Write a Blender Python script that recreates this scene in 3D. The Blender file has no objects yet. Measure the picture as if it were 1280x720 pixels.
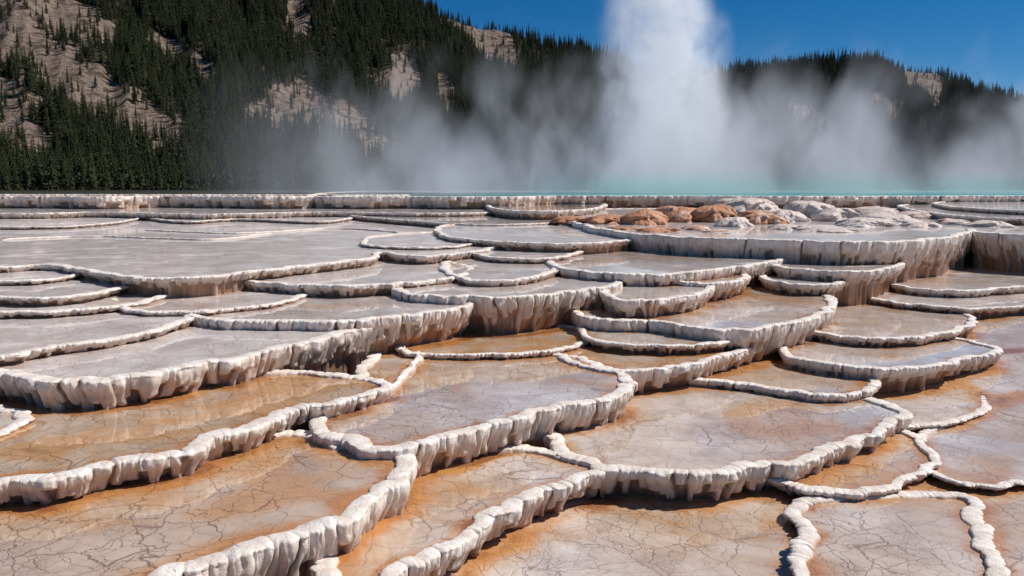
import bpy, math, random
import numpy as np
from mathutils import Vector, geometry
from mathutils.kdtree import KDTree
random.seed(4); rng=np.random.default_rng(7)
H=3.0; FPX=1280*28/36.0; YH=235.0
PITCH=math.atan((360-YH)/FPX)
sc=bpy.context.scene
# ---------------------------------------------------------------- camera
cd=bpy.data.cameras.new("camera"); cam=bpy.data.objects.new("camera",cd); sc.collection.objects.link(cam)
cd.lens=28; cd.sensor_width=36; cd.clip_end=8000; cd.clip_start=0.1
cam.location=(0,0,H); cam.rotation_euler=(math.pi/2-PITCH,0,0); sc.camera=cam

def site(px,py,D):
    """survey point (sighted from the viewpoint) on the level H-D -> world"""
    px=np.asarray(px,float); py=np.asarray(py,float)
    cp,sp=math.cos(PITCH),math.sin(PITCH)
    a=px-640; b=360-py
    dx=a; dy=FPX*cp+b*sp; dz=-FPX*sp+b*cp
    t=D/(-dz)
    return dx*t, dy*t

# ---------------------------------------------------------------- numpy noise
def h2(ix,iy,seed):
    n=(ix.astype(np.int64)*374761393+iy.astype(np.int64)*668265263+seed*1442695041)&0xffffffff
    n=((n^(n>>13))*1274126177)&0xffffffff
    n=(n^(n>>16))&0xffffffff
    return n/4294967295.0
def vn(x,y,seed=0):
    x=np.asarray(x,float); y=np.asarray(y,float)+0*x; x=x+0*y
    ix=np.floor(x); iy=np.floor(y); fx=x-ix; fy=y-iy
    fx=fx*fx*(3-2*fx); fy=fy*fy*(3-2*fy)
    a=h2(ix,iy,seed); b=h2(ix+1,iy,seed); c=h2(ix,iy+1,seed); d=h2(ix+1,iy+1,seed)
    return (a*(1-fx)+b*fx)*(1-fy)+(c*(1-fx)+d*fx)*fy
def fbm(x,y,o=4,seed=0):
    r=0;a=.5;t=0
    for i in range(o):
        r=r+a*vn(x*2**i,y*2**i,seed+i*17); t+=a; a*=.5
    return r/t
def sstep(a,b,x):
    t=np.clip((x-a)/(b-a),0,1); return t*t*(3-2*t)

# ---------------------------------------------------------------- node helper
class NT:
    def __init__(s,nt): s.nt=nt; nt.nodes.clear()
    def n(s,t,**k):
        nd=s.nt.nodes.new(t)
        ins=k.pop('ins',{})
        for a,v in k.items(): setattr(nd,a,v)
        for a,v in ins.items(): s.set(nd.inputs[a],v)
        return nd
    def set(s,sock,v):
        if isinstance(v,bpy.types.NodeSocket): s.nt.links.new(v,sock)
        else: sock.default_value=v
    def m(s,op,a,b=0.0,c=0.0,clamp=False):
        nd=s.nt.nodes.new('ShaderNodeMath'); nd.operation=op; nd.use_clamp=clamp
        s.set(nd.inputs[0],a); s.set(nd.inputs[1],b); s.set(nd.inputs[2],c)
        return nd.outputs[0]
    def mix(s,f,a,b,mode='MIX'):
        nd=s.nt.nodes.new('ShaderNodeMix'); nd.data_type='RGBA'; nd.blend_type=mode
        s.set(nd.inputs[0],f)
        for i,v in ((6,a),(7,b)):
            if isinstance(v,tuple) and len(v)==3: v=(*v,1)
            s.set(nd.inputs[i],v)
        return nd.outputs[2]
    def mr(s,v,a,b,c=0.0,d=1.0,smooth=True):
        nd=s.nt.nodes.new('ShaderNodeMapRange'); nd.interpolation_type='SMOOTHSTEP' if smooth else 'LINEAR'
        s.set(nd.inputs['Value'],v)
        for k,x in zip(('From Min','From Max','To Min','To Max'),(a,b,c,d)): nd.inputs[k].default_value=x
        return nd.outputs[0]
    def noise(s,vec,scale,detail=4,rough=.5,dist=0.0):
        nd=s.n('ShaderNodeTexNoise'); nd.inputs['Scale'].default_value=scale
        nd.inputs['Detail'].default_value=detail; nd.inputs['Roughness'].default_value=rough; nd.inputs['Distortion'].default_value=dist
        if vec is not None: s.nt.links.new(vec,nd.inputs['Vector'])
        return nd
    def vscale(s,vec,sv,add=(0,0,0)):
        nd=s.n('ShaderNodeMapping'); s.nt.links.new(vec,nd.inputs['Vector'])
        nd.inputs['Scale'].default_value=sv; nd.inputs['Location'].default_value=add
        return nd.outputs[0]
    def warp(s,vec,noise,amt):
        wn=s.n('ShaderNodeVectorMath',operation='MULTIPLY_ADD'); s.set(wn.inputs[0],noise.outputs['Color']); wn.inputs[1].default_value=amt; s.set(wn.inputs[2],vec)
        return wn.outputs[0]
    def attr(s,name):
        return s.n('ShaderNodeAttribute',attribute_name=name).outputs['Fac']
def newmat(name):
    m=bpy.data.materials.new(name); m.use_nodes=True; return m,NT(m.node_tree)

# ---- travertine rim / drapery
def mat_rim():
    m,t=newmat("travertine_drapery")
    pos=t.n('ShaderNodeNewGeometry').outputs['Position']
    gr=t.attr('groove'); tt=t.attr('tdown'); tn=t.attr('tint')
    n1=t.noise(t.vscale(pos,(1,1,.22)),20,5,.6).outputs['Fac']
    n2=t.noise(pos,2.2,3,.5).outputs['Fac']
    n3=t.noise(pos,60,4,.7).outputs['Fac']
    n4=t.noise(pos,7,4,.6).outputs['Fac']
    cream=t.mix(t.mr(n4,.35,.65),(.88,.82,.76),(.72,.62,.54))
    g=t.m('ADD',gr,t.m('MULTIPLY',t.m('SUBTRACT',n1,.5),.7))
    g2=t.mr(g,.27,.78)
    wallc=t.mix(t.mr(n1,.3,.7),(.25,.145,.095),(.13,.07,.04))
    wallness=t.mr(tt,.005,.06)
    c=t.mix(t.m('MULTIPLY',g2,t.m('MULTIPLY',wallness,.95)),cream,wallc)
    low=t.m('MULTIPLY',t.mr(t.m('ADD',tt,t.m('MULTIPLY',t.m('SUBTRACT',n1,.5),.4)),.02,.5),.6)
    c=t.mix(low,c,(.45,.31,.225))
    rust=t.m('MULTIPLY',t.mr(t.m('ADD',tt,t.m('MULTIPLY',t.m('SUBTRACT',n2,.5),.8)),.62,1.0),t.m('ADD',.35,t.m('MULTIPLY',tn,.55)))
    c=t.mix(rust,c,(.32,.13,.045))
    c=t.mix(t.m('MULTIPLY',t.mr(n3,.45,.75),.22),c,(.46,.37,.31))
    ins=t.attr('inner')
    c=t.mix(t.m('MULTIPLY',ins,t.m('MULTIPLY',t.mr(n2,.3,.7),.8)),c,(.42,.24,.11))
    b=t.n('ShaderNodeBump',ins={'Strength':.9,'Distance':.013,'Height':t.m('ADD',t.m('MULTIPLY',n3,.7),t.m('ADD',n1,n4))})
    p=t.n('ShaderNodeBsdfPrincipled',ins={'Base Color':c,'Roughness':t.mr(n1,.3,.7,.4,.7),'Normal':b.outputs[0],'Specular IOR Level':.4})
    t.n('ShaderNodeOutputMaterial',ins={'Surface':p.outputs[0]})
    return m
# ---- floors beneath a film of water
def mat_floor(name,ground=False):
    m,t=newmat(name)
    pos=t.n('ShaderNodeNewGeometry').outputs['Position']
    tn=t.attr('tint'); ed=t.attr('edge')     # edge: 1 at the foot of a wall/rim -> 0 away
    flat0=t.vscale(pos,(1,1,0))
    wA=t.warp(flat0,t.noise(pos,1.3,3,.5),(.5,.5,0))
    flat=t.warp(wA,t.noise(pos,8,4,.6),(.13,.13,0))
    v1=t.n('ShaderNodeTexVoronoi',feature='DISTANCE_TO_EDGE',ins={'Vector':flat,'Scale':2.3})
    v2=t.n('ShaderNodeTexVoronoi',feature='DISTANCE_TO_EDGE',ins={'Vector':flat,'Scale':6.0})
    v3=t.n('ShaderNodeTexVoronoi',feature='DISTANCE_TO_EDGE',ins={'Vector':flat,'Scale':14})
    vc=t.n('ShaderNodeTexVoronoi',feature='F1',ins={'Vector':flat,'Scale':6.0})
    nm=t.noise(pos,.8,3,.5).outputs['Fac']
    nf=t.noise(pos,22,5,.7).outputs['Fac']
    nl=t.noise(t.vscale(pos,(1,1,0),(3,7,0)),.5,4,.55,.8).outputs['Fac']
    nl2=t.noise(t.vscale(pos,(1,1,0),(31,17,0)),1.7,6,.62,.4).outputs['Fac']
    white=t.mix(t.mr(nl2,.35,.65),(.78,.72,.70),(.60,.54,.52))
    tan=t.mix(t.mr(nl2,.35,.65),(.62,.47,.35),(.48,.335,.225))
    k=t.mr(t.m('ADD',tn,t.m('MULTIPLY',t.m('SUBTRACT',nl,.5),1.8)),.1,.88)
    c=t.mix(k,white,tan)
    c=t.mix(t.m('MULTIPLY',t.n('ShaderNodeSeparateXYZ',ins={0:vc.outputs['Color']}).outputs[0],.22),c,(.42,.31,.23))
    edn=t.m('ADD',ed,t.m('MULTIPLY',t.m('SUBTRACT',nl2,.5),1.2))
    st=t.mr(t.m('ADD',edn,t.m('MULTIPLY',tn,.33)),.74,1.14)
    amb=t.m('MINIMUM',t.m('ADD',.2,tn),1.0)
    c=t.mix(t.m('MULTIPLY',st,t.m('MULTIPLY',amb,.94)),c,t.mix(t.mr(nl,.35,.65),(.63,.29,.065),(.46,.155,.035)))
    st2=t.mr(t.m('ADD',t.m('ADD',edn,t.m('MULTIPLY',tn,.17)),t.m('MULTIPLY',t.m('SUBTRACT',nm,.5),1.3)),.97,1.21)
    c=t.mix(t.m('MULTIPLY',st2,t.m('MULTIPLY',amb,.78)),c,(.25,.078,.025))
    sub=t.mr(t.m('ADD',nl,t.m('MULTIPLY',tn,.15)),.63,.73)
    c=t.mix(t.m('MULTIPLY',sub,t.m('MULTIPLY',amb,.7)),c,(.57,.28,.09))
    c=t.mix(t.m('MULTIPLY',t.mr(nf,.45,.7),.26),c,(.38,.29,.22))
    cr1=t.mr(v1.outputs['Distance'],.0,.02,1,0)
    cr2=t.mr(v2.outputs['Distance'],.0,.036,1,0)
    cr3=t.mr(v3.outputs['Distance'],.0,.06,1,0)
    cr=t.m('MAXIMUM',t.m('MULTIPLY',cr1,t.mr(nm,.3,.55,.35,1)),t.m('MAXIMUM',t.m('MULTIPLY',cr2,t.mr(nm,.37,.6,.12,.85)),t.m('MULTIPLY',cr3,t.mr(nl2,.44,.62,0,.45))))
    c=t.mix(t.m('MULTIPLY',cr,t.m('ADD',.28,t.m('MULTIPLY',tn,.48))),c,(.18,.08,.035))
    if ground:
        far=t.n('ShaderNodeVectorMath',operation='LENGTH',ins={0:pos}).outputs['Value']
        c=t.mix(t.mr(far,62,75),c,(.035,.036,.02))
    b=t.n('ShaderNodeBump',ins={'Strength':.4,'Distance':.02,'Height':t.m('SUBTRACT',t.m('MULTIPLY',nf,.4),cr)})
    rip=t.n('ShaderNodeBump',ins={'Strength':.04,'Distance':.02,'Height':t.noise(pos,7,3,.5).outputs['Fac']})
    wet=t.mr(t.m('ADD',t.noise(pos,1.0,4,.6).outputs['Fac'],t.m('MULTIPLY',tn,.16)),.34,.48,.3,1)
    wet=t.m('MULTIPLY',wet,t.mr(tn,0,.4,.6,1,False))
    if ground: wet=t.m('MULTIPLY',wet,t.mr(far,60,70,1,0))
    p=t.n('ShaderNodeBsdfPrincipled',ins={'Base Color':c,'Roughness':.5,'Normal':b.outputs[0],'Coat Weight':wet,
        'Coat Roughness':.012,'Coat IOR':1.6,'Coat Normal':rip.outputs[0],'Specular IOR Level':.2})
    t.n('ShaderNodeOutputMaterial',ins={'Surface':p.outputs[0]})
    return m
def mat_lake():
    m,t=newmat("hot_spring_water")
    pos=t.n('ShaderNodeNewGeometry').outputs['Position']
    rip=t.n('ShaderNodeBump',ins={'Strength':.3,'Distance':.05,'Height':t.noise(pos,3,3,.5).outputs['Fac']})
    sx=t.n('ShaderNodeSeparateXYZ',ins={0:pos}).outputs[0]
    c=t.mix(t.mr(sx,-16,8),(.10,.09,.07),(.08,.32,.31))
    p=t.n('ShaderNodeBsdfPrincipled',ins={'Base Color':c,'Roughness':.25,'Normal':rip.outputs[0],'IOR':1.33})
    t.n('ShaderNodeOutputMaterial',ins={'Surface':p.outputs[0]}); return m
M_RIM=mat_rim(); M_FLOOR=mat_floor("pool_floor_wet"); M_LAKE=mat_lake(); M_GROUND=mat_floor("ground_crust",True)

# ---------------------------------------------------------------- mesh helper
def build(name,V,quads,tris,mats,attrs,mi=None,smooth=True):
    me=bpy.data.meshes.new(name)
    nv=len(V)
    loops=[quads.reshape(-1)]; tot=[np.full(len(quads),4)]
    if tris is not None and len(tris): loops.append(tris.reshape(-1)); tot.append(np.full(len(tris),3))
    loops=np.concatenate(loops).astype(np.int32); tot=np.concatenate(tot).astype(np.int32)
    me.vertices.add(nv); me.vertices.foreach_set('co',np.asarray(V,np.float32).reshape(-1))
    me.loops.add(len(loops)); me.loops.foreach_set('vertex_index',loops)
    me.polygons.add(len(tot)); st=np.concatenate([[0],np.cumsum(tot)[:-1]]).astype(np.int32)
    me.polygons.foreach_set('loop_start',st); me.polygons.foreach_set('loop_total',tot)
    if mi is not None: me.polygons.foreach_set('material_index',np.asarray(mi,np.int32))
    me.polygons.foreach_set('use_smooth',np.full(len(tot),smooth))
    for m in mats: me.materials.append(m)
    for k,v in attrs.items():
        a=me.attributes.new(k,'FLOAT','POINT'); a.data.foreach_set('value',np.asarray(v,np.float32))
    me.update(calc_edges=True); me.validate()
    ob=bpy.data.objects.new(name,me); sc.collection.objects.link(ob); return ob

def catmull(P,closed,n=24):
    P=np.asarray(P,float); N=len(P); out=[]
    rngi=range(N) if closed else range(N-1)
    for i in rngi:
        if closed: p0,p1,p2,p3=P[i-1],P[i],P[(i+1)%N],P[(i+2)%N]
        else: p0,p1,p2,p3=P[max(i-1,0)],P[i],P[i+1],P[min(i+2,N-1)]
        t=np.linspace(0,1,n,endpoint=False)[:,None]
        out.append(.5*((2*p1)+(-p0+p2)*t+(2*p0-5*p1+4*p2-p3)*t**2+(-p0+3*p1-3*p2+p3)*t**3))
    if not closed: out.append(P[-1:])
    return np.concatenate(out)
def resample(C,closed,stepf):
    if closed: C=np.vstack([C,C[:1]])
    seg=np.linalg.norm(np.diff(C,axis=0),axis=1)+1e-9
    d=np.hypot(C[:,0],C[:,1]); st=stepf((d[1:]+d[:-1])/2)
    u=np.concatenate([[0],np.cumsum(seg/st)]); L=np.concatenate([[0],np.cumsum(seg)])
    n=max(12,int(u[-1])); uu=np.linspace(0,u[-1],n,endpoint=not closed)
    return np.stack([np.interp(uu,u,C[:,0]),np.interp(uu,u,C[:,1])],1),np.interp(uu,u,L),L[-1]
def normals(C,closed):
    if closed: T=np.roll(C,-1,0)-np.roll(C,1,0)
    else: T=np.gradient(C,axis=0)
    T/=np.linalg.norm(T,axis=1)[:,None]+1e-9
    return np.stack([T[:,1],-T[:,0]],1)
def smoothc(A,k,closed=True):
    ker=np.hanning(2*k+3)[1:-1]; ker/=ker.sum()
    if closed: B=np.vstack([A[-k-1:],A,A[:k+1]])
    else: B=np.vstack([np.repeat(A[:1],k+1,0),A,np.repeat(A[-1:],k+1,0)])
    o=np.stack([np.convolve(B[:,i],ker,'same') for i in range(A.shape[1])],1)
    return o[k+1:-k-1]
def ribs(s,z,spacing,seed,vs=.25):
    q=s/spacing+ .8*(fbm(s/spacing*.35,z/spacing*vs,3,seed)-.5)*2
    i0=np.floor(q); best=np.full(q.shape,9.); bid=np.zeros(q.shape)
    for k in (-1,0,1):
        c=i0+k; jit=c+.5+.7*(h2(c,c*0,seed+3)-.5); sz=.7+.7*h2(c,c*0,seed+5)
        dd=np.abs(q-jit)/sz
        w=dd<best; best=np.where(w,dd,best); bid=np.where(w,c,bid)
    b=np.sqrt(np.clip(1-np.clip(best*1.45,0,1)**2,0,1))
    return b,bid

OUT=[]; JOBS=[]
def outline(D,h,w,tint,pts,seed):
    pp=catmull(pts,True,24); X,Y=site(pp[:,0],pp[:,1],D); P=np.stack([X,Y],1)
    if np.sum(P[:,0]*np.roll(P[:,1],-1)-np.roll(P[:,0],-1)*P[:,1])<0: P=P[::-1]
    stepf=lambda d: np.clip(d*.0011,.007,.06)
    C,s,L=resample(P,True,stepf)
    N=smoothc(normals(C,True),6)
    lob=np.abs(fbm(s/.42,s*0,2,seed)-.5)*2
    wob=(fbm(s/.9,s*0,3,seed+1)-.5)*.26+(.5-lob)*.12+(fbm(s/.13,s*0,2,seed+9)-.5)*.04
    fade=sstep(0,.6,s)*sstep(0,.6,L-s)
    C=C+N*(wob*fade*min(1.6,(w/.11)))[:,None]
    N=smoothc(normals(C,True),5); N/=np.linalg.norm(N,axis=1)[:,None]+1e-9
    OUT.append((D,C[::4]))
    return C,s,L,N
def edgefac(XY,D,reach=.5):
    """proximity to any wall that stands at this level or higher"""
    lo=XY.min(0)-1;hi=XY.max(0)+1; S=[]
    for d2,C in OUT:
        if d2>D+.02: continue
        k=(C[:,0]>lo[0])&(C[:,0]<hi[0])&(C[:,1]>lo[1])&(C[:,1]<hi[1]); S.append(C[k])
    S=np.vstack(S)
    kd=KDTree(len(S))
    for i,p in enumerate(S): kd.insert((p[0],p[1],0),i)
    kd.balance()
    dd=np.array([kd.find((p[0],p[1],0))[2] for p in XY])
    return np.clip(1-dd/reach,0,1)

def pool(job):
    D,h,w,tint,seed,(C,s,L,N),name,fmat,amp,rise,skirt,spacing=job
    z0=H-D; top=rise
    wv=w*1.1*(.5+.8*fbm(s/.5,s*0,2,seed+4))
    nw=24 if h>.25 else 18
    n=len(C)
    spc=spacing or max(.05,min(.085,h*.10+.045))
    b_hi,_=ribs(s,s*0,spc,seed); b_sm,_=ribs(s+.3,s*0,spc*.45,seed+50)
    big0,_=ribs(s+5,s*0,spc*3.1,seed+80)
    crest=(fbm(s/.22,s*0,3,seed+6)-.5)*.035+(b_hi-.5)*.012
    prof=[(-1.0,-top-.03,0),(-.92,-top*.7,0),(-.82,-top*.25,0),(-.65,-.002,0),(-.3,.003,0),(.05,.002,.0),(.24,-.002,.008),(.33,-.010,.02)]
    rows=[]; grv=[];tdn=[];inn=[]
    jag=(fbm(s/.07,s*0,2,seed+21)-.5)*.3
    A=min(.068,.034+h*.09)*amp
    def wallbase(b,b2,big): return A*(b*.8-.45)+A*.3*(b2-.5)+A*.7*(big-.5)
    wb0=wallbase(b_hi,b_sm,big0)
    for u,v,tt in prof:
        sc_=np.clip((u+.15)/.47,0,1)
        off=(u+(jag if u<-.5 else 0))*wv+ sc_*wb0
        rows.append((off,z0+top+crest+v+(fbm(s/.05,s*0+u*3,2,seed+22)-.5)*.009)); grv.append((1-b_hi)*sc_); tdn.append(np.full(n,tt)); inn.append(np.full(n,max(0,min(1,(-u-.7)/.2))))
    for k in range(1,nw+1):
        t=(k/nw)**1.1; zz=-t*h
        Z=np.full(n,zz)
        b,bid=ribs(s,Z,spc,seed)
        b2,_=ribs(s+.3,Z,spc*.45,seed+50)
        b3=fbm(s/.10,Z/.16,3,seed+60)
        big,_=ribs(s+5,Z,spc*3.1,seed+80)
        ln=.30+.85*h2(bid,bid*0,seed+11)
        cut=sstep(ln-.10,ln+.05,t)
        rec=-(t**1.3)*(.07+.30*min(h,.55))*.9
        tipb=np.exp(-((t-ln+.12)/.10)**2)*.35      # drop-shaped tip on each drip
        d=.33*wv+.010*math.sin(min(t*2.5,1)*math.pi)*amp+rec+wallbase(b*(1-.85*cut)+tipb*b,b2,big)-A*.5*cut+A*.8*(b3-.5)
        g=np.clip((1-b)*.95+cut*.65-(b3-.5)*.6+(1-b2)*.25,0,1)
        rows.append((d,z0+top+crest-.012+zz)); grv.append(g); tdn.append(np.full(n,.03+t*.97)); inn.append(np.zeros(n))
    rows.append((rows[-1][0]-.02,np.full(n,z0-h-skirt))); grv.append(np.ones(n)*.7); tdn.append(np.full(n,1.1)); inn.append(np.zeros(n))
    R=len(rows); V=np.zeros((R,n,3))
    for i,(o,z) in enumerate(rows):
        V[i,:,:2]=C+N*o[:,None]; V[i,:,2]=z
    idx=np.arange(R*n).reshape(R,n); nx=np.roll(idx,-1,1)
    q=np.stack([idx[:-1],idx[1:],nx[1:],nx[:-1]],-1).reshape(-1,4)
    VV=V.reshape(-1,3); nb=len(VV)
    g=np.concatenate(grv); td=np.concatenate(tdn); ii=np.concatenate(inn)
    k=max(1,n//260); Cf=(C-N*(wv*.4)[:,None])[::k]
    lo=Cf.min(0);hi=Cf.max(0)
    if fmat is None:
        sp=max(.07,math.sqrt((hi[0]-lo[0])*(hi[1]-lo[1])/4000))
        gx=np.arange(lo[0],hi[0],sp); gy=np.arange(lo[1],hi[1],sp)
        GX,GY=np.meshgrid(gx,gy); G=np.stack([GX.ravel(),GY.ravel()],1)+rng.uniform(-.25,.25,(GX.size,2))*sp
        G=G[(G[:,1]<90)]
    else: G=np.zeros((0,2))
    allp=[Vector(p) for p in np.vstack([Cf,G])]; nc=len(Cf)
    ov,oe,of,_,_,_=geometry.delaunay_2d_cdt(allp,[],[list(range(nc))],1,1e-5)
    F=np.array([(p[0],p[1],z0) for p in ov]); T=np.array([f for f in of if len(f)==3],int)
    a=F[T[:,0]];b_=F[T[:,1]];c_=F[T[:,2]]
    ar=(b_[:,0]-a[:,0])*(c_[:,1]-a[:,1])-(b_[:,1]-a[:,1])*(c_[:,0]-a[:,0])
    T[ar<0]=T[ar<0][:,::-1]
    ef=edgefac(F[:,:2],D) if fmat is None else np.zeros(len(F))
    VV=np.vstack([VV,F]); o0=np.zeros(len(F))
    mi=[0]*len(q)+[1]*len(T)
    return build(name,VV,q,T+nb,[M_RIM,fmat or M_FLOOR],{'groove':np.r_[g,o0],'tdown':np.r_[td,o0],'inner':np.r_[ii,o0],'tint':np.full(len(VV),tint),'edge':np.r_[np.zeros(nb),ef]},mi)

def ridge(D,w,hh,pts,tint=1.0,name="travertine_ridge"):
    seed=int(abs(pts[0][0])*7+abs(pts[0][1]))
    pp=catmull(pts,False,24); X,Y=site(pp[:,0],pp[:,1],D)
    C,s,L=resample(np.stack([X,Y],1),False,lambda d: np.clip(d*.0013,.009,.06))
    N=normals(C,False); C=C+N*((fbm(s/.6,s*0,3,seed)-.5)*.2)[:,None]; N=smoothc(normals(C,False),4,False)
    end=sstep(0,.25,s)*sstep(0,.25,L-s); n=len(s)
    OUT.append((D,C[::4]))
    wv=w*(.6+.8*fbm(s/.3,s*0,2,seed+2))*(.3+.7*end)
    b,_=ribs(s,s*0,.06,seed); rows=[];G=[];T=[]
    for a in np.linspace(0,math.pi,15):
        cx=-math.cos(a); cz=math.sin(a)**.6
        off=cx*wv*(.9+.3*(b-.5)); rows.append((off,H-D-.03+cz*(hh+.03)*(.3+.7*end)*(.8+.4*fbm(s/.1,s*0+a,2,seed+3))))
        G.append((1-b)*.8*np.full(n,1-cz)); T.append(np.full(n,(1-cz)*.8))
    R=len(rows); V=np.zeros((R,n,3))
    for i,(o,z) in enumerate(rows): V[i,:,:2]=C+N*o[:,None]; V[i,:,2]=z
    idx=np.arange(R*n).reshape(R,n)
    q=np.stack([idx[:-1,:-1],idx[1:,:-1],idx[1:,1:],idx[:-1,1:]],-1).reshape(-1,4)
    return build(name,V.reshape(-1,3),q,None,[M_RIM],{'groove':np.concatenate(G),'tdown':np.concatenate(T),'inner':np.zeros(R*n),'tint':np.full(R*n,tint)})

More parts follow.
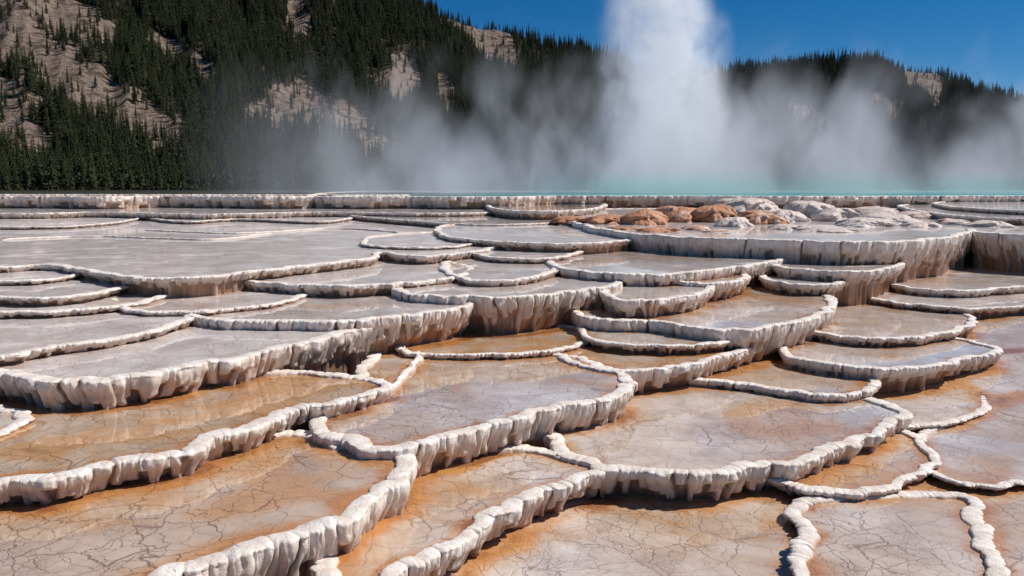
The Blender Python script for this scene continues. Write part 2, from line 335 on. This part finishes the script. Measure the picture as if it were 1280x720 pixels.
P=[
(2.43,.54,.11,1.0,[(150,760),(190,728),(260,702),(340,674),(420,646),(478,614),(505,588),(492,568),(455,560),(415,562),(380,545),(250,545),(0,560),(-300,590),(-400,760)]),
(2.22,.26,.10,.8,[(-300,630),(-100,618),(0,603),(70,601),(140,581),(200,569),(235,563),(262,548),(310,533),(350,514),(410,505),(450,496),(474,486),(462,475),(420,470),(300,470),(0,480),(-300,480)]),
(2.20,.08,.09,.5,[(-150,560),(-40,552),(0,540),(22,524),(8,515),(-100,512)]),
(1.92,.38,.11,.15,[(-300,452),(-100,461),(0,466),(70,475),(150,472),(230,460),(310,445),(390,427),(445,415),(480,405),(468,397),(430,394),(300,390),(100,392),(-300,400)]),
(1.82,.12,.09,.1,[(-300,480),(-60,458),(0,448),(60,435),(130,425),(200,411),(236,398),(222,390),(150,382),(-300,376)]),
(1.81,.46,.09,.35,[(235,394),(300,401),(400,403),(470,398),(540,391),(582,383),(574,375),(500,366),(300,356),(230,376)]),
(1.70,.58,.09,.3,[(505,366),(560,371),(640,372),(700,367),(750,359),(770,352),(762,346),(700,338),(600,336),(520,350)]),
(2.30,.12,.07,.9,[(500,432),(520,442),(600,444),(680,441),(722,430),(728,420),(700,408),(500,400)]),
(2.36,.42,.10,.68,[(400,540),(440,551),(480,558),(530,553),(600,536),(660,520),(720,504),(765,493),(786,480),(778,468),(740,458),(700,446),(520,430),(470,450),(420,500)]),
(2.70,.30,.10,.8,[(470,740),(500,707),(550,683),(610,652),(670,620),(715,601),(744,589),(738,580),(700,570),(640,560),(520,560),(470,600),(400,760)]),
(2.68,.32,.10,.58,[(700,564),(735,577),(760,585),(870,588),(950,581),(1040,565),(1098,542),(1122,521),(1110,510),(1050,495),(960,482),(850,470),(780,475),(700,520)]),
(2.35,.32,.08,.8,[(720,455),(760,463),(800,463),(860,456),(915,442),(934,433),(920,422),(850,415),(740,420),(700,440)]),
(2.60,.22,.08,.8,[(880,476),(960,486),(1030,495),(1075,489),(1092,474),(1085,460),(1040,445),(900,435),(800,445),(790,470)]),
(2.05,.55,.09,.6,[(820,402),(870,410),(930,412),(985,403),(1025,392),(1040,378),(1020,366),(960,352),(850,348),(740,370),(730,396)]),
(2.22,.11,.07,.65,[(728,414),(760,428),(820,433),(890,430),(936,420),(940,405),(850,385),(740,388)]),
(1.77,.34,.08,.4,[(765,372),(800,376),(850,372),(885,363),(895,355),(880,348),(800,338),(750,346)]),
(1.72,.32,.08,.4,[(840,350),(880,355),(915,352),(929,345),(915,339),(850,332)]),
(2.32,.16,.08,.5,[(1000,410),(1060,422),(1130,424),(1185,415),(1214,403),(1200,391),(1150,378),(1040,368),(990,390)]),
(2.45,.28,.08,.5,[(1010,451),(1080,461),(1140,460),(1195,450),(1237,439),(1225,431),(1150,416),(1020,410),(980,440)]),
(2.86,.12,.08,.75,[(985,606),(1040,617),(1090,611),(1140,596),(1164,580),(1150,558),(1125,540),(1050,520),(900,560)]),
(2.92,.08,.09,.65,[(1010,745),(1008,690),(1002,660),(985,640),(1000,622),(1080,625),(1195,622),(1215,645),(1236,680),(1243,745),(1100,800)]),
(2.84,.08,.06,.5,[(990,505),(1060,515),(1120,532),(1180,529),(1224,512),(1216,492),(1150,481),(1060,490)]),
(2.90,.06,.06,.55,[(1140,560),(1178,596),(1230,608),(1300,605),(1500,600),(1500,520),(1290,505),(1240,516),(1170,538)]),
(2.62,.10,.07,.35,[(1150,432),(1200,440),(1260,442),(1320,440),(1500,436),(1500,392),(1280,390),(1180,400)]),
(2.08,.20,.08,.3,[(1110,350),(1150,361),(1220,363),(1290,357),(1450,350),(1450,325),(1280,320),(1120,325)]),
(2.22,.12,.08,.3,[(1080,370),(1150,382),(1220,386),(1290,383),(1500,378),(1500,350),(1100,355)]),
(1.84,.24,.08,.4,[(955,348),(990,356),(1040,356),(1064,349),(1055,342),(970,335)]),
(1.64,.32,.08,.4,[(970,332),(1020,339),(1080,340),(1119,333),(1105,325),(1000,315)]),
(1.56,.40,.09,.35,[(690,330),(740,341),(830,343),(920,334),(975,324),(1000,315),(980,308),(850,295),(720,300),(690,318)]),
(1.15,.75,.11,.15,[(760,288),(850,297),(950,300),(1060,303),(1140,301),(1198,294),(1212,287),(1228,291),(1290,295),(1500,298),(1600,275),(1500,261.5),(1100,261),(720,262),(715,275)]),
(1.50,.14,.09,.15,[(585,315),(620,322),(680,324),(715,318),(729,310),(715,303),(640,297),(590,303)]),
(1.62,.20,.09,.1,[(278,345),(330,354),(420,358),(500,354),(560,348),(582,342),(575,332),(480,322),(300,328)]),
(1.60,.16,.09,.2,[(560,340),(590,350),(640,350),(680,344),(697,334),(680,325),(600,318),(560,325)]),
(1.62,.10,.09,.1,[(-200,368),(0,372),(60,373),(120,366),(172,353),(160,346),(0,340),(-200,340)]),
(1.74,.10,.09,.1,[(-200,398),(0,392),(100,388),(180,378),(236,358),(225,350),(100,345),(-200,345)]),
(1.77,.10,.09,.2,[(150,382),(200,390),(270,389),(340,380),(389,364),(380,355),(250,345),(160,360)]),
(1.45,.17,.10,.0,[(-300,335),(-50,336),(60,332),(120,340),(180,348),(260,347),(330,338),(400,330),(455,324),(475,316),(520,321),(580,317),(630,306),(650,297),(600,285),(600,268),(-300,268)]),
(1.55,.08,.09,.0,[(-200,350),(0,352),(60,350),(92,341),(60,333),(-200,330)]),
(1.40,.08,.09,.0,[(455,306),(500,310),(560,309),(600,303),(615,296),(560,290),(470,296)]),
(1.30,.16,.09,.1,[(560,296),(620,302),(700,305),(770,302),(803,296),(795,288),(700,280),(560,282)]),
(1.26,.16,.09,.3,[(430,268),(500,275),(600,281),(700,278),(720,268),(600,262),(450,262)]),
(1.36,.10,.09,.0,[(-200,281),(0,284),(100,282),(168,274),(150,266),(-200,264)]),
(1.34,.11,.09,.0,[(170,270),(230,277),(300,274),(400,277),(440,271),(400,264),(180,264)]),
(1.12,.28,.10,.2,[(-400,266),(0,267),(120,265.5),(250,268),(400,265.5),(520,267),(600,266),(660,262),(640,257),(-400,257)]),
(0.92,.30,.10,.6,[(612,259),(650,264),(720,263),(752,258),(740,254),(630,253)]),
(0.95,.22,.10,.2,[(1140,262),(1200,270),(1290,274),(1500,274),(1500,256),(1160,255)]),
(0.80,.22,.10,.2,[(1180,257),(1240,262),(1320,264),(1500,263),(1500,252),(1200,252)]),
]
for i,(D,h,w,tn,pts) in enumerate(P):
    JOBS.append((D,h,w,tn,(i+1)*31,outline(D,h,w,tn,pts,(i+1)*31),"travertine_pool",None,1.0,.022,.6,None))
lake=[(395,246.2),(520,246.6),(560,247),(640,246.8),(700,245.8),(860,246),(1000,246.4),(1300,245.6),(1700,246),(1900,242),(1700,239.6),(600,239.4),(430,240.5)]
JOBS.append((.50,.75,.22,.6,4001,outline(.50,.75,.22,.6,lake,4001),"hot_spring_lake",M_LAKE,2.4,.05,1.0,.40))
shelf=[(-700,246.5),(0,246.4),(120,246.9),(200,246),(330,246.7),(400,246.3),(425,245.6),(420,244),(-700,243.8)]
JOBS.append((.50,.75,.22,.7,4101,outline(.50,.75,.22,.7,shelf,4101),"travertine_shelf",None,2.4,.05,1.0,.40))
for a in [
 (2.36,.06,.06,[(528,440),(516,452),(505,468),(492,484),(478,494)]),
 (1.44,.05,.04,[(0,300),(120,296),(260,300),(340,292)]),
 (1.44,.05,.04,[(180,288),(300,292),(420,286),(500,291)]),
]: ridge(*a)
for j in JOBS: pool(j)

# ---------------------------------------------------------------- ground sheet
dd=np.array([0,6.5,8.2,10.3,12.4,14.5,17.1,19.9,24.5,30,38,60,108,112,330,6000])
DD=np.array([3.0,3.0,2.98,2.92,2.80,2.6,2.4,2.3,2.2,1.9,1.6,1.5,1.4,.72,.72,.72])
rr=np.concatenate([[.01],np.linspace(2,26,220),np.geomspace(26.5,6000,70)])
th=np.concatenate([np.linspace(-.75,.75,340),np.linspace(.78,2*math.pi-.78,120)])
Rg,Tg=np.meshgrid(rr,th,indexing='ij')
X=Rg*np.sin(Tg); Y=Rg*np.cos(Tg); Z=H-np.interp(Rg,dd,DD)+ (fbm(X*.9,Y*.9,3,5)-.5)*.03*(Rg<60)
idx=np.arange(X.size).reshape(X.shape); nx=np.roll(idx,-1,1)
q=np.stack([idx[:-1],nx[:-1],nx[1:],idx[1:]],-1).reshape(-1,4)[:,::-1]
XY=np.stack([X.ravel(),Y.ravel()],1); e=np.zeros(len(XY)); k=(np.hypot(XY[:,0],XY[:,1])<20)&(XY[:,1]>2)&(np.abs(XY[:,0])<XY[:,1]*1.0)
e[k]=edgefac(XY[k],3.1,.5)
build("ground",np.stack([X,Y,Z],-1).reshape(-1,3),q,None,[M_GROUND],{'tint':np.full(X.size,.68),'edge':e})

# ---------------------------------------------------------------- mounds on the upper shelf
def mat_mound():
    m,t=newmat("travertine_mound")
    pos=t.n('ShaderNodeNewGeometry').outputs['Position']; tn=t.attr('tint')
    n=t.noise(pos,2.5,5,.6).outputs['Fac']; n2=t.noise(t.vscale(pos,(1,1,.3)),9,4,.6).outputs['Fac']
    k=t.mr(t.m('ADD',tn,t.m('MULTIPLY',t.m('SUBTRACT',n,.5),1.6)),.3,.7)
    c=t.mix(k,(.66,.57,.51),(.48,.22,.11)); c=t.mix(t.m('MULTIPLY',t.mr(n2,.5,.7),.5),c,(.28,.16,.10))
    b=t.n('ShaderNodeBump',ins={'Strength':.8,'Distance':.08,'Height':n2})
    p=t.n('ShaderNodeBsdfPrincipled',ins={'Base Color':c,'Roughness':.6,'Normal':b.outputs[0]})
    t.n('ShaderNodeOutputMaterial',ins={'Surface':p.outputs[0]}); return m
M_MOUND=mat_mound()
mc=[0]
def mound(px,py,rx,tint,sy=1.0,hz=.5):
    mc[0]+=1; sd=mc[0]*13
    x,y=site(px,py,1.15); d=y; R=rx*d/FPX
    a=np.linspace(0,2*math.pi,97)[:-1]; e=np.linspace(0,1,30)
    E,A=np.meshgrid(e,a,indexing='ij')
    rr=np.cos(E*math.pi/2)**.8; zz=np.sin(E*math.pi/2)
    lob=1+.5*(fbm(np.cos(A)*1.7+sd,np.sin(A)*1.7+E*2.3,4,sd)-.5)*2
    b,_=ribs(A*6,E*2,.9,sd)
    rad=R*rr*lob*(1+.10*(b-.5)*(1-E))
    X=x+rad*np.cos(A); Y=y+rad*np.sin(A)*sy; Z=H-1.15-.05+R*hz*zz*(.7+.6*fbm(X*2.2/R*.5,Y*2.2/R*.5,3,sd+4))
    idx=np.arange(X.size).reshape(X.shape); nx=np.roll(idx,-1,1)
    q=np.stack([idx[:-1],nx[:-1],nx[1:],idx[1:]],-1).reshape(-1,4)
    build("travertine_mound",np.stack([X,Y,Z],-1).reshape(-1,3),q,None,[M_MOUND],{'tint':np.full(X.size,tint)})
for a in [(805,280,30,.8,1.2,.6),(848,276,34,.7,1.3,.6),(892,277,30,.8,1.2,.75),(758,279,32,.8,1.3,.4),(918,283,22,.3,1,.6),(950,279,30,.6,1.2,.6),
          (982,276,24,.1,1,.7),(1008,271,32,.0,1.2,.65),(1044,276,30,.0,1,.55),(930,269,42,.3,1.5,.55),(1078,282,30,.1,1.3,.4),(1112,278,32,.1,1.2,.45),(868,287,20,.5,1,.4),
          (715,276,24,.8,1.4,.3),(1150,283,24,.1,1.2,.35),(1190,280,22,.3,1.2,.4),(1235,283,26,.1,1.2,.35),(985,286,26,.3,1.2,.3),(1030,288,34,.0,1.4,.25),(825,289,26,.7,1.2,.3),
          (780,286,20,.9,1.3,.25),(905,290,30,.4,1.6,.16),(1090,270,30,.3,1.6,.4),(1150,272,26,.4,1.6,.35)]: mound(*a)

# ---------------------------------------------------------------- hills
def mat_hill():
    m,t=newmat("hillside")
    pos=t.n('ShaderNodeNewGeometry').outputs['Position']; cl=t.attr('clear')
    n=t.noise(pos,.03,6,.65).outputs['Fac']; n2=t.noise(pos,.25,5,.7).outputs['Fac']; n3=t.noise(t.vscale(pos,(1,1,.3)),.09,5,.7).outputs['Fac']
    scree=t.mix(t.mr(n2,.35,.65),(.34,.265,.215),(.19,.14,.11))
    scree=t.mix(t.mr(n3,.5,.62),scree,(.10,.075,.055))
    k=t.mr(t.m('ADD',cl,t.m('MULTIPLY',t.m('SUBTRACT',n,.5),1.0)),.35,.6)
    c=t.mix(k,t.mix(n2,(.03,.028,.016),(.08,.065,.045)),scree)
    b=t.n('ShaderNodeBump',ins={'Strength':1.0,'Distance':5,'Height':t.m('ADD',n2,n3)})
    p=t.n('ShaderNodeBsdfPrincipled',ins={'Base Color':c,'Roughness':.9,'Normal':b.outputs[0],'Specular IOR Level':.1})
    t.n('ShaderNodeOutputMaterial',ins={'Surface':p.outputs[0]}); return m
M_HILL=mat_hill()
CLEAR=[(40,55,80,46),(100,30,64,24),(15,140,54,38),(110,110,70,27),(160,140,80,31),(205,165,38,36),(372,130,42,26),(345,155,30,20),(440,160,36,31),(480,190,48,24),
       (505,110,30,32),(600,45,42,18),(618,72,30,14),(382,20,18,36),(1142,105,34,22),(235,75,44,13),(1010,150,30,10),(50,195,44,13),(560,125,14,26),(1090,130,24,10)]
def clearmask(px,py):
    w=(fbm(px/30,py/22,3,77)-.5)*1.4
    m=np.zeros_like(px)
    for cx,cy,rx,ry in CLEAR:
        dx=(px-cx); dy=(py-cy)-dx*.45
        m=np.maximum(m,sstep(1.4,.7,np.sqrt((dx/rx)**2+(dy/ry)**2)+w))
    return m
def hill_h(px,s,r0,r1,rx,ry,seed):
    e=np.interp(px,rx,ry); r=r0+(r1-r0)*s
    ss=np.clip(s,0,1)
    ee=e*ss**.9
    g=(fbm(px/150+ss*1.2,ss*1.6,4,seed)-.5)*2
    g2=-np.abs(fbm(px/60-ss*1.5,ss*1.1+3,3,seed+9)-.5)*2+.3
    ee=ee+(g*40+g2*34)*np.sin(ss*math.pi)**.8*np.clip(e/150,0,1)
    ee=ee+ (fbm(px/40,px*0,3,seed+20)-.5)*12*ss
    z=H+ r*ee/FPX
    z=np.where(s>1, z-(s-1)*(r1-r0)*.55, z)
    base=H-.72-1.0
    z=np.where(s<=0,base,np.maximum(z,base)) 
    th=(px-640)/FPX
    return th*r, r, z, ee
def hill(seed,r0,r1,rx,ry):
    px=np.linspace(rx[0],rx[-1],420); s=np.concatenate([[-.02],np.linspace(0,1.5,170)])
    PX,S=np.meshgrid(px,s,indexing='ij')
    X,Y,Z,E=hill_h(PX,S,r0,r1,rx,ry,seed)
    cl=clearmask(PX,235-E)*(S<1.03)
    idx=np.arange(X.size).reshape(X.shape)
    q=np.stack([idx[:-1,:-1],idx[1:,:-1],idx[1:,1:],idx[:-1,1:]],-1).reshape(-1,4)
    build("forested_hill",np.stack([X,Y,Z],-1).reshape(-1,3),q,None,[M_HILL],{'clear':cl.reshape(-1)})
def hill_pts(seed,r0,r1,rx,ry,N,x0,x1):
    px=rng.uniform(x0,x1,N); u=rng.uniform(0,1,N); smax=1.12
    rmax=r0+(r1-r0)*smax; r=np.sqrt(r0**2+u*(rmax**2-r0**2)); s=(r-r0)/(r1-r0)
    X,Y,Z,E=hill_h(px,s,r0,r1,rx,ry,seed)
    cl=clearmask(px,235-E); den=fbm(px/45,s*7,3,seed+40)
    pr=np.where(s<1.0,np.clip(1.12-cl*1.0,0,1),1)*np.clip(.05+den*1.8,0.05,1)
    keep=(rng.uniform(0,1,N)<pr)&(Z>H-.9)&(np.interp(px,rx,ry)>6)
    return np.stack([X,Y,Z-.4],-1)[keep], cl[keep]
LX=[-700,-300,0,300,400,460,500,560,640,700,770,830,900,960,1010]; LY=[380,380,360,290,264,240,222,207,184,166,150,100,45,8,0]
RX=[560,640,720,800,900,960,1000,1070,1130,1200,1280,1400,1600,2000]; RY=[20,60,105,128,134,143,148,156,144,119,98,76,64,50]
HL=(101,330,820,LX,LY); HR=(211,560,960,RX,RY)
hill(*HL); hill(*HR)
def mat_pine(name,c1,c2):
    m,t=newmat(name)
    oi=t.n('ShaderNodeObjectInfo'); pos=t.n('ShaderNodeTexCoord').outputs['Object']
    n=t.noise(pos,.8,2,.6).outputs['Fac']
    c=t.mix(t.m('MULTIPLY_ADD',oi.outputs['Random'],.6,t.m('MULTIPLY',n,.5)),c1,c2)
    p=t.n('ShaderNodeBsdfPrincipled',ins={'Base Color':c,'Roughness':.8,'Specular IOR Level':.1})
    t.n('ShaderNodeOutputMaterial',ins={'Surface':p.outputs[0]}); return m
M_PINE=mat_pine("pine_needles",(.012,.022,.009),(.046,.052,.022))
M_BARK=mat_pine("pine_bark",(.09,.06,.04),(.14,.10,.07))
pc=bpy.data.collections.new("pine_tree_variants")
for k in range(5):
    rnd=random.Random(k+5); V=[];Fc=[];mi=[]
    def tri(a,b,c,m): 
        i=len(V); V.extend([a,b,c]); Fc.append((i,i+1,i+2)); mi.append(m)
    wd=rnd.uniform(.12,.18)
    for j in range(5):
        a0=j*2*math.pi/5;a1=(j+1)*2*math.pi/5
        tri((.014*math.cos(a0),.014*math.sin(a0),-.03),(.014*math.cos(a1),.014*math.sin(a1),-.03),(0,0,.95),1)
    nt=15; z=rnd.uniform(.06,.2)
    zs=np.linspace(z,.985,nt)
    for i,zz in enumerate(zs):
        f=(1-(zz-z)/(1.0-z)); rad=wd*(f**.8)*rnd.uniform(.7,1.2)+.008
        nb=9 if f>.4 else 6; off=rnd.uniform(0,6.28)
        for j in range(nb):
            a=off+j*6.283/nb+rnd.uniform(-.25,.25); L=rad*rnd.uniform(.55,1.25); hw=.42*6.283/nb
            dr=rnd.uniform(.15,.5)*L; up=.045*rnd.uniform(.7,1.3)
            tip=(L*math.cos(a),L*math.sin(a),zz-dr)
            l=(L*.55*math.cos(a+hw),L*.55*math.sin(a+hw),zz-dr*.8); r=(L*.55*math.cos(a-hw),L*.55*math.sin(a-hw),zz-dr*.8)
            top=(0,0,zz+up)
            tri(top,l,tip,0); tri(top,tip,r,0)
    me=bpy.data.meshes.new("pine_tree"); me.from_pydata(V,[],Fc); me.materials.append(M_PINE); me.materials.append(M_BARK)
    me.polygons.foreach_set('material_index',mi); me.update()
    pc.objects.link(bpy.data.objects.new("pine_tree",me))
pa,ca=hill_pts(*HL,32000,-350,1000); pb,cb=hill_pts(*HR,22000,570,1750)
nf_=1700; fx=rng.uniform(-450,560,nf_); fr=rng.uniform(215,335,nf_); ff=rng.uniform(0,1,nf_)<np.clip((fr-200)/90,0.1,1)
pf=np.stack([(fx-640)/FPX*fr,fr,np.full(nf_,H-.75)],1)[ff]
pts=np.vstack([pa,pb,pf]); cc=np.r_[ca,cb,np.zeros(len(pf))]
scl=rng.uniform(9,18,len(pts))*np.where(rng.uniform(0,1,len(pts))<.12,1.25,1)*(1-.35*cc)
scl[-len(pf):]*=.75
me=bpy.data.meshes.new("pine_forest"); me.vertices.add(len(pts)); me.vertices.foreach_set('co',pts.astype(np.float32).reshape(-1))
a=me.attributes.new('scl','FLOAT','POINT'); a.data.foreach_set('value',scl.astype(np.float32)); me.update()
fo=bpy.data.objects.new("pine_forest",me); sc.collection.objects.link(fo)
g=bpy.data.node_groups.new("scatter_pines",'GeometryNodeTree')
g.interface.new_socket("Geometry",in_out='INPUT',socket_type='NodeSocketGeometry'); g.interface.new_socket("Geometry",in_out='OUTPUT',socket_type='NodeSocketGeometry')
gi=g.nodes.new('NodeGroupInput'); go=g.nodes.new('NodeGroupOutput')
ci=g.nodes.new('GeometryNodeCollectionInfo'); ci.inputs['Collection'].default_value=pc; ci.inputs['Separate Children'].default_value=True; ci.inputs['Reset Children'].default_value=True
ip=g.nodes.new('GeometryNodeInstanceOnPoints'); ip.inputs['Pick Instance'].default_value=True
na=g.nodes.new('GeometryNodeInputNamedAttribute'); na.data_type='FLOAT'; na.inputs['Name'].default_value='scl'
rv=g.nodes.new('FunctionNodeRandomValue'); rv.data_type='FLOAT_VECTOR'; rv.inputs[0].default_value=(-.04,-.04,0); rv.inputs[1].default_value=(.04,.04,6.28)
L=g.links.new
L(gi.outputs[0],ip.inputs['Points']); L(ci.outputs[0],ip.inputs['Instance']); L(rv.outputs[0],ip.inputs['Rotation'])
L([o for o in na.outputs if o.enabled and o.name=='Attribute'][0],ip.inputs['Scale']); L(ip.outputs[0],go.inputs[0])
md=fo.modifiers.new("scatter","NODES"); md.node_group=g

# ---------------------------------------------------------------- steam
def box(name,loc,x0,x1,y0,y1,z0,z1,mat):
    V=[(x,y,z) for x in (x0,x1) for y in (y0,y1) for z in (z0,z1)]
    F=[(0,1,3,2),(4,6,7,5),(0,4,5,1),(2,3,7,6),(0,2,6,4),(1,5,7,3)]
    me=bpy.data.meshes.new(name); me.from_pydata(V,[],F); me.materials.append(mat)
    o=bpy.data.objects.new(name,me); o.location=loc; sc.collection.objects.link(o); return o
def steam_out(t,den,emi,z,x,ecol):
    k=t.m('MULTIPLY',t.mr(z,0,2.8,1,0),t.mr(x,-22,-2,0,1))  # turquoise light from the lake, put into the colour of the low steam
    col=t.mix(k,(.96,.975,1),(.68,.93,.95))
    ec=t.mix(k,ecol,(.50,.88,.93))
    v=t.n('ShaderNodeVolumePrincipled',ins={'Color':col,'Density':den,'Anisotropy':-.1,'Emission Color':ec,'Emission Strength':t.m('MULTIPLY',den,emi)})  # emission added in place of light scattered many times inside the steam
    t.n('ShaderNodeOutputMaterial',ins={'Volume':v.outputs[0]})
m1,t=newmat("steam_column")
oc=t.n('ShaderNodeTexCoord').outputs['Object']
wv=t.warp(oc,t.noise(t.vscale(oc,(1,1,.6)),.16,4,.62),(10,9,6))
sx=t.n('ShaderNodeSeparateXYZ',ins={0:wv})
x=t.m('SUBTRACT',sx.outputs[0],5.0); y=t.m('SUBTRACT',sx.outputs[1],4.5); s0=t.n('ShaderNodeSeparateXYZ',ins={0:oc}); z=s0.outputs[2]
xc=t.m('ADD',x,t.m('MULTIPLY',z,.11))
sig=t.mr(z,0,22,9.0,5.8,False)
r=t.m('DIVIDE',t.m('SQRT',t.m('ADD',t.m('MULTIPLY',xc,xc),t.m('MULTIPLY',y,y))),sig)
core=t.mr(r,.0,1.0,1,0)
n2=t.noise(t.vscale(wv,(1,1,.7)),.38,3,.6).outputs['Fac']
den=t.m('MULTIPLY',core,t.mr(n2,.36,.63,.14,1))
den=t.m('MULTIPLY',den,t.mr(z,0,30,.85,.45,False))
s1=t.m('ABSOLUTE',s0.outputs[0]); den=t.m('MULTIPLY',den,t.mr(s1,11,14,1,0))
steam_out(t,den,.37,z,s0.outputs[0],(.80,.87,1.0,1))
m1.cycles.volume_step_rate=1.5
box("steam_plume",(16.0,80,2.4),-14,14,-10,10,0,30,m1)
m2,t=newmat("steam_drift")
oc=t.n('ShaderNodeTexCoord').outputs['Object']
wv=t.warp(oc,t.noise(oc,.10,1,.5),(9,9,3))
z=t.n('ShaderNodeSeparateXYZ',ins={0:oc}); zz=z.outputs[2]; xx=z.outputs[0]
n=t.noise(t.vscale(wv,(1,1,.5)),.14,3,.6).outputs['Fac']
thr=t.m('ADD',n,t.m('MULTIPLY',zz,-.0172))
edge=t.m('MULTIPLY',t.mr(xx,-44,-14,0,1),t.mr(zz,11,19,1,0))
den=t.m('MULTIPLY',t.m('MULTIPLY',t.mr(thr,.365,.62),.12),edge)
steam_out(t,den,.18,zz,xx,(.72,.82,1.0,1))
m2.cycles.volume_step_rate=3.0
box("steam_bank",(14.5,80,2.52),-48,70,-16,14,0,19,m2)

# ---------------------------------------------------------------- light
EL,AZ=math.radians(50),math.radians(84)   # azimuth clockwise from +Y
w=bpy.data.worlds.new("World"); sc.world=w; w.use_nodes=True; nt=w.node_tree
bg=nt.nodes['Background']; sky=nt.nodes.new('ShaderNodeTexSky'); sky.sky_type='NISHITA'; sky.sun_disc=False
sky.sun_elevation=EL; sky.sun_rotation=AZ; sky.altitude=2400; sky.air_density=1.0; sky.dust_density=0.0; sky.ozone_density=4.0
hs=nt.nodes.new('ShaderNodeHueSaturation'); hs.inputs['Saturation'].default_value=1.4
nt.links.new(sky.outputs[0],hs.inputs['Color']); nt.links.new(hs.outputs[0],bg.inputs[0]); bg.inputs[1].default_value=.072
sl=bpy.data.lights.new("sun",'SUN'); sl.energy=5.0; sl.angle=math.radians(.5); sl.color=(1,.94,.86)
so=bpy.data.objects.new("sun",sl); sc.collection.objects.link(so)
dv=Vector((math.sin(AZ)*math.cos(EL),math.cos(AZ)*math.cos(EL),math.sin(EL)))
so.rotation_euler=dv.to_track_quat('Z','Y').to_euler()
sc.view_settings.view_transform='Standard'; sc.view_settings.look='None'; sc.view_settings.exposure=0
print("trees",len(pts))
